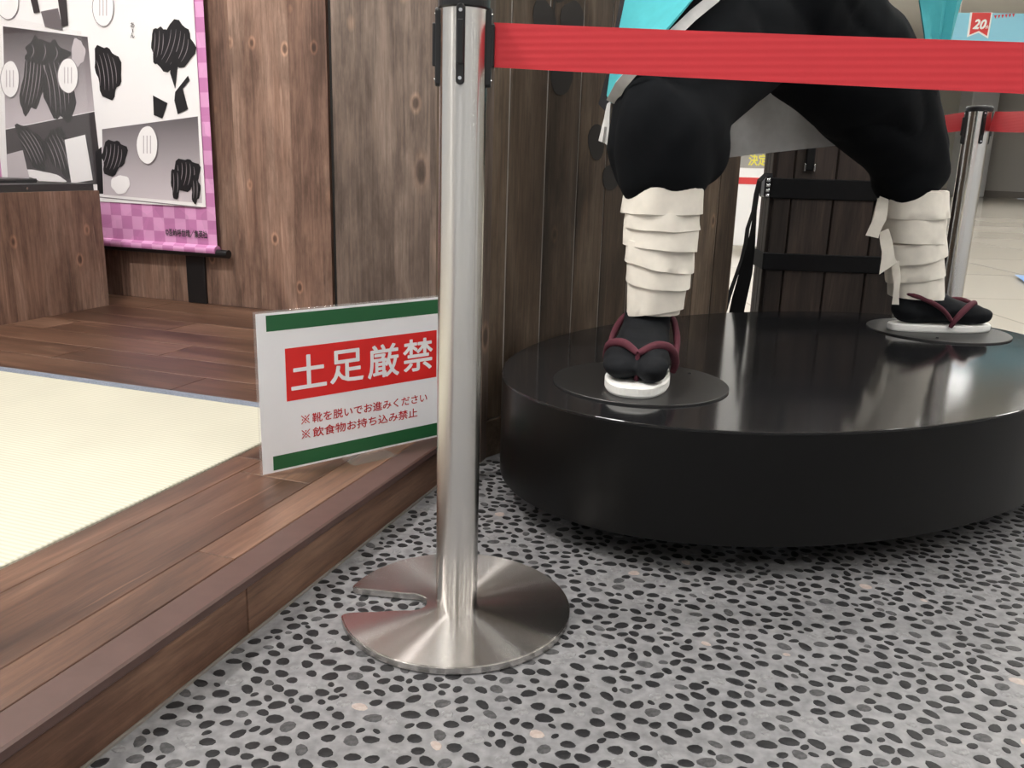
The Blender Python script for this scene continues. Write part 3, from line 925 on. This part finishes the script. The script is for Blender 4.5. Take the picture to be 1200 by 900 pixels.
for i, p in enumerate(trim_pts):
    q0_, q1_ = trim_pts[max(i - 1, 0)], trim_pts[min(i + 1, len(trim_pts) - 1)]
    tx, ty = q1_[0] - q0_[0], q1_[1] - q0_[1]; L_ = math.hypot(tx, ty); nx, ny = -ty / L_, tx / L_
    g.append([at(p[0] + nx * s_, p[1] + ny * s_, p[2] - .004) for s_ in (-6.5, 0, 6.5)])
obj('white_trim', sheet(g, .005), MAT['lining'], coat, smooth=True)
cpatch((712, 122, 1.80), (716, 118, 1.79), (713, 170, 1.80), (702, 165, 1.81), 5, 3, .003, MAT['lining'], 'lining_tail', coat, .01, 5)
bk_ = cpatch((820, -40, 2.33), (1010, -40, 2.40), (985, 170, 2.44), (838, 186, 2.38), 10, 16, .004, MAT['lining'], 'coat_back', fig, .035, 8)
bk_['label'] = 'pale grey lining of the coat hanging between the legs'
cs_ = cpatch((1072, -60, 2.12), (1146, -60, 2.16), (1108, 66, 2.14), (1086, 62, 2.10), 6, 6, .004, MAT['teal'], 'coat_side', fig, .03, seed=6)
cpatch((1086, 62, 2.102), (1108, 66, 2.142), (1097, 112, 2.17), (1088, 100, 2.15), 4, 3, .004, MAT['coat_black'], 'black_hem', cs_)

# ---------------------------------------------------------------- wooden carrying box behind the platform
BXY = 2.98
bl_ = at(893, 362, BXY); br_ = at(1048, 362, BXY - .03)
bex = Vector((br_.x - bl_.x, br_.y - bl_.y, 0)); bwid = bex.length; bex.normalize(); bey = Vector((-bex.y, bex.x, 0))
B0 = Vector((bl_.x, bl_.y, 0)); BH = .86
bx_ = thing('carrying_box', 'dark wooden plank box with black bands standing behind the platform', 'box', B0 + bex * bwid / 2 + bey * .075)
obj('body', obox(B0, bex, bey, Z, (.004, bwid - .004), (.014, .15), (0, BH), .003), MAT['box_wood'], bx_)
px_seam = [at(913, 362, BXY), at(960, 362, BXY), at(1006, 362, BXY)]
ss = [0] + [(p - B0).dot(bex) for p in px_seam] + [bwid]
for s0, s1 in zip(ss, ss[1:]):
    obj('plank', obox(B0, bex, bey, Z, (s0 + .002, s1 - .002), (0, .014), (0, BH), .003), MAT['box_wood'], bx_)
for q in range(3):
    obj('side_plank', obox(B0, bex, bey, Z, (-.010, .004), (.014 + q * .0453 + .001, .014 + (q + 1) * .0453 - .001), (0, BH), .002), MAT['box_wood'], bx_)
for y0, y1 in ((209, 233), (297, 317)):
    z1, z0 = at(930, y0, BXY).z, at(930, y1, BXY).z
    bd = obj('band', obox(B0, bex, bey, Z, (-.016, bwid + .004), (-.008, .158), (z0, z1), .003), MAT['strap_black'], bx_)
p0 = at(945, 178, BXY - .01); p1 = at(951, 200, BXY - .01)
hd = obj('hook_strap', obox(B0, bex, bey, Z, ((p0 - B0).dot(bex), (p1 - B0).dot(bex) + .004), (-.016, -.002), (p1.z, p0.z + .08), .003), MAT['strap_black'], bx_)
for sgn in (-.002, (p1 - p0).dot(bex) + .006):
    q = (p0 - B0).dot(bex) + sgn
    obj('rivet', obox(B0, bex, bey, Z, (q - .003, q + .003), (-.018, -.006), (p1.z - .004, p1.z + .022), .002), MAT['screw'], hd)
bu = obj('buckle', obox(B0, bex, bey, Z, (-.034, -.010), (-.005, .05), (at(895, 231, BXY).z, at(895, 208, BXY).z), .004), MAT['black'], bx_)
for q in range(4):
    zz = at(895, 229 - q * 6, BXY).z; obj('stud', obox(B0, bex, bey, Z, (-.030, -.016), (-.010, -.004), (zz - .005, zz + .005), .002), MAT['screw'], bu)


def strap(pts, w, nm='shoulder_strap'):
    g = []
    for i, (px, py, Y) in enumerate(pts):
        a_, b_ = pts[max(i - 1, 0)], pts[min(i + 1, len(pts) - 1)]; tx, ty = b_[0] - a_[0], b_[1] - a_[1]; L_ = math.hypot(tx, ty) or 1
        ww = w[i]; g.append([at(px - ty / L_ * ww * s_, py + tx / L_ * ww * s_, Y + .012 * s_) for s_ in (-1, 0, 1)])
    return obj(nm, sheet(g, .003), MAT['strap_black'], bx_, smooth=True)


strap([(905, 206, 2.96), (897, 205, 2.93), (890, 212, 2.91), (887, 228, 2.90), (885, 246, 2.90), (883, 266, 2.90), (880, 290, 2.90), (874, 320, 2.90), (866, 352, 2.90), (862, 372, 2.90), (856, 410, 2.89)], [2.5, 2.5, 2.5, 2.2, 1.6, 2.5, 4.5, 7.5, 8.5, 8.5, 8.5])
strap([(898, 206, 2.97), (889, 211, 2.95), (885, 228, 2.94), (882, 248, 2.94), (876, 268, 2.94), (874, 285, 2.94), (869, 305, 2.94), (862, 325, 2.94), (855, 345, 2.94), (848, 370, 2.93)], [1.2, 1.2, 1.2, 1.2, 2, 2.2, 1.8, 1.8, 2, 2])

# ---------------------------------------------------------------- belt stanchions
TR_ = .0318; HB = .872


def stanchion(loc, label, notch_dir, scale_r=1.):
    L = Vector(loc); t = thing('belt_stanchion', label, 'stanchion', loc)
    tr_ = TR_ * scale_r; rb_ = .177
    # base outline with rounded U notch toward notch_dir
    out = []; hw = .041; nc_, nr_ = .072, .026
    a0 = math.asin((hw + .012) / rb_)
    for i in range(97):
        a = a0 + (2 * math.pi - 2 * a0) * i / 96; out.append((rb_ * math.cos(a), rb_ * math.sin(a)))
    def fillet(sg):
        p0 = Vector((rb_ * math.cos(a0), sg * rb_ * math.sin(a0))); p1 = Vector((rb_ - .001, sg * hw)); p2 = Vector((rb_ - .022, sg * (hw - .004)))
        return [tuple(p0 * (1 - s_) ** 2 + p1 * 2 * s_ * (1 - s_) + p2 * s_ * s_) for s_ in (.25, .5, .75, 1.)]
    lower = fillet(-1); lower += [(nc_ + .045, -(nr_ + .006)), (nc_ + .02, -(nr_ + .0015))]
    arc = [(nc_ - nr_ * math.sin(a), -nr_ * math.cos(a)) for a in [math.pi * i / 16 for i in range(17)]]
    out += lower + arc + [(x, -y) for x, y in lower[::-1]]
    rot = Matrix.Rotation(notch_dir, 2)
    bm = bmesh.new(); vs_ = []
    for x, y in out:
        p = rot @ Vector((x, y)); vs_.append(bm.verts.new((L.x + p.x, L.y + p.y, .002)))
    f = bm.faces.new(vs_); f.normal_update()
    if f.normal.z > 0:
        f.normal_flip()
    e = bmesh.ops.extrude_face_region(bm, geom=[f]); top = [x for x in e['geom'] if isinstance(x, bmesh.types.BMVert)]
    for v in top:
        v.co.z = .0125
    bm.normal_update()
    ts = set(top); ed = [x for x in bm.edges if x.verts[0] in ts and x.verts[1] in ts]
    bmesh.ops.bevel(bm, geom=ed, offset=.0016, segments=2, affect='EDGES')
    bmesh.ops.recalc_face_normals(bm, faces=bm.faces[:])
    obj('base', bm, MAT['steel_base'], t)
    obj('tube', lathe([(tr_, .0125), (tr_, HB)], L, 64), MAT['steel'], t, smooth=True)
    cp = obj('cap', lathe([(tr_ + .0005, HB - .0), (tr_ + .0022, HB + .002), (tr_ + .0025, HB + .012), (tr_ + .0005, HB + .016), (tr_ - .004, HB + .0175)], L, 48), MAT['black'], t)
    for q in range(4):
        a = R(-93) + q * math.pi / 2; rad = Vector((math.cos(a), math.sin(a), 0)); tg = Vector((-math.sin(a), math.cos(a), 0))
        o_ = L + rad * (tr_ - .002)
        prof = []
        for i in range(24):
            an = 2 * math.pi * i / 24; prof.append((.0058 * math.cos(an), (.0058 * math.sin(an) + (.0435 if math.sin(an) >= 0 else -.0435))))
        zc = HB - .046
        cl = obj('belt_clip', loft([[o_ + rad * dd_ + tg * (x * sc_) + Z * (zc + w * (1 if sc_ == 1 else .985)) for x, w in prof] for dd_, sc_ in ((0, 1), (.006, 1), (.0075, .8))]), MAT['black'], t)
        obj('slot_lip', obox(o_ + Z * zc, rad, tg, Z, (.006, .0115), (-.0042, .0042), (-.024, .030), .0012), MAT['black'], cl)
        for zz in (.041, -.041):
            sc = [[o_ + rad * dd_ + tg * (.0024 * math.cos(k * math.pi / 5)) + Z * (zc + zz + .0024 * math.sin(k * math.pi / 5)) for k in range(10)] for dd_ in (.005, .0084)]
            obj('screw', loft(sc), MAT['screw'], cl)
    return t


POST = Vector((-.077, 1.205, 0))
post1 = stanchion(POST, 'steel belt stanchion on a notched round base beside the raised step', R(180))
Bp = at(1132, 230, 2.76); POST2 = Vector((Bp.x, Bp.y, 0))
post2 = stanchion(POST2, 'steel belt stanchion standing on the hall side of the platform', R(30), 1.15)
p3 = at(985, 230, 3.75); POST3 = Vector((p3.x, p3.y, 0))
post3 = dup(post2, POST3, 'steel belt stanchion hidden behind the dark wooden box')
POST4 = Vector((1.55, .93, 0))
post4 = dup(post1, POST4, 'steel belt stanchion at the near end of the long red belt')


def belt(p, q, z0, z1, hh, label, twist=0.):
    p, q = Vector(p), Vector(q); g = []; n_ = 24
    d = (q - p); side = Vector((-d.y, d.x, 0)).normalized()
    for i in range(n_ + 1):
        t = i / n_; c = p.lerp(q, t); sag = -.004 * 4 * t * (1 - t); z = z0 + (z1 - z0) * t + sag
        g.append([Vector((c.x, c.y, z + hh * (s_ / 6 - .5))) + side * (twist * (s_ / 6 - .5) + .001 * math.sin(i * .5)) for s_ in range(7)])
    o = obj('barrier_belt', sheet(g, .0012), MAT['belt'], loc=(p.x, p.y, z0))
    return tag(o, label, 'belt')


bs = POST + Vector((TR_ + .008, 0, 0))
zl = at(585, 53, bs.y).z
e1_ = at(1200, 76, 1.045)
tt_ = (POST4.x - TR_ - .01 - bs.x) / (e1_.x - bs.x)
bend = bs.lerp(Vector((e1_.x, e1_.y, 0)), tt_)
belt(bs, bend, zl, zl + (e1_.z - zl) * tt_, .0555, 'long red belt stretched from the stanchion across in front of the mannequin')
b2 = POST2 + Vector((.032, -.02, 0)); e2 = at(1260, 139, 2.2)
belt(b2, (e2.x, e2.y, 0), at(1152, 142, b2.y).z, e2.z, .058, 'red belt running out along the hall from the stanchion behind the sandal', .012)
b3 = POST2 + Vector((-.034, .02, 0)); e3 = POST3 + Vector((.04, 0, 0))
belt(b3, e3, at(1118, 142, b3.y).z, at(1118, 142, b3.y).z, .056, 'short red belt between the mannequin trouser knee and the stanchion behind')

# ---------------------------------------------------------------- sign on the step
SA = Vector((-.464, 1.513, STEP)); su = Vector((.759, .652, 0)).normalized(); sn = Vector((su.y, -su.x, 0))
sg_ = thing('floor_sign', 'white sign with green bars and red Japanese lettering on the step', 'sign', SA + su * .205)
obj('holder', obox(SA, su, sn, Z, (-.005, .409), (-.0025, .0025), (0.002, .313), .0008), MAT['acrylic2'], sg_)
card = obj('card', obox(SA, su, sn, Z, (-.002, .406), (.0027, .0034), (.004, .310)), INK['white'], sg_)


def srect(x0, x1, z0, z1, ink, nm, lift=.0036):
    return obj(nm, poly([SA + su * x + Z * z + sn * lift for x, z in ((x0, z0), (x1, z0), (x1, z1), (x0, z1))], sn, .0003), INK[ink], card)


srect(.017, .406, .276, .3055, 'green', 'green_bar'); srect(.019, .406, .008, .036, 'green', 'green_bar')
srect(.0515, .395, .139, .2405, 'red', 'red_panel')
for i, ch in enumerate('土足厳禁'):
    x0 = .059 + i * .0838
    obj('lettering', text_mesh(ch, SA + su * (x0 + (.002 if i == 0 else 0)) + Z * (.1585 - (.002 if i == 2 else 0)) + sn * .0040, su, Z, .0745, .066 if i < 2 else .069, sn, .018, 0, .0003), INK['white'], card)
for body, x0, x1, z0, z1 in (('靴を脱いでお進みください', .1025, .371, .088, .1075), ('飲食物お持ち込み禁止', .1025, .346, .0585, .0785)):
    cx_, cz_, hf = x0 - .0145, (z0 + z1) / 2, .0085; mk = bmesh.new(); P_ = lambda x, z: SA + su * (cx_ + x) + Z * (cz_ + z) + sn * .0038
    for sg in (1, -1):
        poly([P_(-hf - .0006, (-hf + .0006) * sg), P_(-hf + .0006, (-hf - .0006) * sg), P_(hf + .0006, (hf - .0006) * sg), P_(hf - .0006, (hf + .0006) * sg)], sn, .0003, mk)
    for dx, dz in ((0, hf * .72), (0, -hf * .72), (hf * .72, 0), (-hf * .72, 0)):
        poly([P_(dx + .0015 * math.cos(k * math.pi / 4), dz + .0015 * math.sin(k * math.pi / 4)) for k in range(8)], sn, .0003, mk)
    obj('reference_mark', mk, INK['red_dark'], card)
    obj('lettering', text_mesh(body, SA + su * x0 + Z * z0 + sn * .0038, su, Z, x1 - x0, z1 - z0, sn, .014, 0, .0003), INK['red_dark'], card)
obj('foot_tab', obox(SA, su, sn, Z, (.165, .265), (.0, .052), (0, .0022), .0006), MAT['acrylic2'], sg_)

# ---------------------------------------------------------------- wooden pedestal with clear case
pd = thing('pedestal', 'brown wooden pedestal box on the raised floor before the scroll', 'pedestal', ab(1.6, 2.1, STEP))
PH = .536
for a0, a1 in ((1.16, 1.56), (1.56, 1.70), (1.70, 1.972)):
    obj('face_board', obox(S0, NL, D, Z, (1.885, 1.90), (a0, a1), (STEP, PH), .0006), MAT['wall_wood'], pd)
obj('core', obox(S0, NL, D, Z, (1.90, 2.75), (1.16, 1.972), (STEP, PH - .001)), MAT['wall_wood'], pd)
cs = thing('display_case', 'clear acrylic display case with black base on the wooden pedestal', 'case', ab(1.6, 2.1, PH))
bse = obj('base', obox(S0, NL, D, Z, (1.893, 2.7), (1.20, 1.955), (PH, PH + .026), .001), MAT['black'], cs)
for a_ in (1.66, 1.30):
    p = ab(a_, 1.893, PH + .013); rg = [[p - NL * q + D * (.004 * math.cos(k * math.pi / 6)) + Z * (.004 * math.sin(k * math.pi / 6)) for k in range(12)] for q in (-.002, .0025)]
    obj('screw', loft(rg), MAT['screw'], bse)
for nm, bb, aa in (('pane', (1.889, 1.8925), (1.18, 1.962)), ('pane', (1.8925, 2.70), (1.9585, 1.962))):
    obj(nm, obox(S0, NL, D, Z, bb, aa, (PH, 1.10)), MAT['acrylic'], cs)
st_ = thing('small_stand', 'small black display stand inside the clear case', 'stand', ab(1.42, 2.2, PH + .026))
obj('plinth', obox(S0, NL, D, Z, (2.03, 2.35), (1.25, 1.83), (PH + .026, PH + .040), .003), MAT['black'], st_)
obj('upright', obox(S0, NL, D, Z, (2.10, 2.16), (1.40, 1.725), (PH + .040, .84), .006), MAT['black'], st_)
sk = obj('wooden_dowel', tube([ab(1.70, 2.06, .893), ab(1.45, 2.2, .89)], [.013] * 2, 12), mat('pale_wood', (.55, .28, .12), .5), loc=ab(1.58, 2.1, .86))
tag(sk, 'short light brown wooden rod above the black stand in the case', 'rod')
obj('post', obox(S0, NL, D, Z, (2.118, 2.13), (1.55, 1.562), (.84, .892)), MAT['black'], st_)

# ---------------------------------------------------------------- hanging scroll with plain comic-page print
SCA = A_BACK - .035
SF = -D
sc_root = thing('hanging_scroll', 'pink checked hanging scroll with black and white comic page on the alcove wall', 'scroll', ab(SCA, 2.0, .29))


def sp(b_, z_, lift=0.): return ab(SCA - lift, b_, z_)


def spx(px, py, lift=0.):            # picture point on the scroll's plane
    d = FW + RT * ((px - 600) / FPX) + UP * ((450 - py) / FPX)
    t = ((S0 - CPOS).dot(D) + SCA) / d.dot(D); p = CPOS + d * t
    return p - D * lift


mount = obj('mount', sheet([[ab(SCA + .0022 * math.sin(j * .6) * (1 if i < 9 else .3), 1.497 + 1.1 * j / 16, .312 + 1.5 * (9 - i) / 9) for j in range(17)] for i in range(10)][::-1], .001), MAT['pink'], sc_root, smooth=True)
obj('rod', tube([sp(1.445, .305), sp(2.70, .305)], .0165, 16), MAT['black'], sc_root)
obj('hem_roll', tube([sp(1.497, .316), sp(2.60, .316)], .020, 14), MAT['pink'], sc_root, smooth=True)
obj('top_rod', tube([sp(1.445, 1.82), sp(2.70, 1.82)], .0165, 16), MAT['black'], sc_root)
obj('cord', tube([sp(1.6, 1.83), sp(2.05, 2.2), sp(2.5, 1.83)], .003, 6), MAT['black'], sc_root)
page = obj('page', poly([sp(b_, z_, .0045) for b_, z_ in ((1.536, .482), (2.58, .482), (2.58, 1.7), (1.536, 1.7))], SF, .001), INK['page'], sc_root)
LV = [.0058]


def ink(pts, c, nm):
    LV[0] += .00004
    return obj(nm, poly([spx(x, y, LV[0]) for x, y in pts], SF, .0003), INK[c], page)


def blob(cx, cy, rx, ry, c, nm='ink_shape', seed=0, rot=0., n=28, k=1.):
    q = random.Random(seed); ph = q.random() * 6
    pts = []
    for i in range(n):
        a = 2 * math.pi * i / n; s = 1 + k * (.10 * math.sin(3 * a + ph) + .06 * math.sin(7 * a + 2 * ph))
        x, y = rx * s * math.cos(a), ry * s * math.sin(a); pts.append((cx + x * math.cos(rot) - y * math.sin(rot), cy + x * math.sin(rot) + y * math.cos(rot)))
    return ink(pts, c, nm)


ink([(236.5, 243.5), (118, 231.5), (118, 230.3), (236.5, 242.3)], 'line', 'page_rule')
ink([(5, 31), (104, 43.5), (112, 130), (8, 151)], 'grad_dark', 'comic_panel')
ink([(8, 152), (112, 131), (122, 216), (11, 216)], 'dark', 'comic_panel')
ink([(121, 151.5), (233, 136.5), (238, 238), (123, 228)], 'grad_mid', 'comic_panel')
ink([(113, 178), (120.5, 172), (122.5, 227), (116, 227)], 'black', 'comic_panel')
# plain abstract ink masses in place of the drawing
def mass(cx, cy, rx, ry, seed, rot=0., streaks=5):
    """black ink mass with thin pale brush lines"""
    blob(cx, cy, rx, ry, 'black', seed=seed, rot=rot, k=1.3)
    for i in range(streaks):
        f = (i + .5) / streaks * 2 - 1; pts = []; back = []
        for j in range(9):
            g_ = j / 8 * 2 - 1; x = rx * (f * .8 - .12 * g_ * g_); y_ = ry * g_ * .72 * math.sqrt(max(.05, 1 - f * f * .8)); w_ = .3 * (1 - g_ * g_) + .12
            for L_, sg in ((pts, -1), (back, 1)):
                xx_, yy_ = x + sg * w_, y_; L_.append((cx + xx_ * math.cos(rot) - yy_ * math.sin(rot), cy + xx_ * math.sin(rot) + yy_ * math.cos(rot)))
        ink(pts + back[::-1], 'line', 'brush_line')


mass(40, 92, 13, 44, 1, .12); mass(70, 100, 17, 46, 2, -.15); mass(55, 62, 26, 14, 3, .1, 3); blob(93, 62, 8, 16, 'pale', seed=3)
mass(40, 172, 12, 30, 4, -.5); mass(72, 178, 14, 30, 5, -.35); blob(52, 207, 30, 6, 'page', seed=6, rot=.25)
mass(128, 84, 15, 31, 7, -.15); mass(207, 56, 21, 29, 8, .3, 6); mass(188, 52, 9, 22, 17, .1, 3)
ink([(204, 62), (212, 60), (207, 104), (201, 86)], 'black', 'ink_shape'); ink([(181, 112), (198, 121), (192, 139), (182, 135)], 'black', 'ink_shape'); ink([(207, 108), (222, 89), (224, 94), (216, 104), (222, 128), (210, 134), (206, 118)], 'black', 'ink_shape')
mass(135, 184, 14, 21, 9, .2); blob(143, 216, 11, 11, 'page', seed=10, k=.6); mass(220, 204, 15, 19, 11, .1); mass(208, 214, 6, 18, 12, 0, 2); mass(231, 222, 5, 16, 13, 0, 2)
ink([(50, 14), (70, 10), (76, 36), (55, 32)], 'grey', 'ink_shape'); ink([(38, 0), (46, 0), (49, 15), (42, 16)], 'dark', 'ink_shape'); ink([(70, 0), (80, 0), (82, 30), (75, 32)], 'dark', 'ink_shape')
for bx0, by0, rx, ry in ((11, 2, 13, 21), (123, 9, 12, 22), (14, 93, 10.5, 21), (82, 89, 11.5, 20), (174.5, 170, 12, 22)):
    blob(bx0, by0, rx + .7, ry + .7, 'line', 'bubble_outline', k=.15); blob(bx0, by0, rx, ry, 'page', 'speech_bubble', k=.15)
    if by0 > 3:
        for q in (-4, 0, 4):
            ink([(bx0 + q - .6, by0 - ry * .5), (bx0 + q + .6, by0 - ry * .5), (bx0 + q + .6, by0 + ry * .45), (bx0 + q - .6, by0 + ry * .45)], 'pale', 'caption_line')
ink([(78, 164), (102, 158), (111, 211), (86, 215)], 'page', 'caption_box'); ink([(10, 181), (29, 176), (38, 214), (12, 214)], 'pale', 'caption_box')
for i, ch in enumerate('あーん'):
    o_ = spx(155.5, 33 + i * 6, LV[0] + .0003)
    if ch == 'ー':
        ink([(157.2, 34.5), (158.0, 34.5), (158.4, 38.5), (157.6, 38.5)], 'dark', 'lettering')
    else:
        obj('lettering', text_mesh(ch, o_, -NL, Z, .019, .019, SF, .01), INK['dark'], page)
o_ = spx(195.5, 274.5, .004); e_ = spx(244.5, 279.5, .004)
tx_ = text_mesh('©吾峠呼世晴／集英社', Vector((o_.x, o_.y, e_.z)), -NL, Z, (e_ - o_).dot(-NL), .030, SF, .02, 0, .003)
obj('lettering', tx_, INK['dark'], mount)
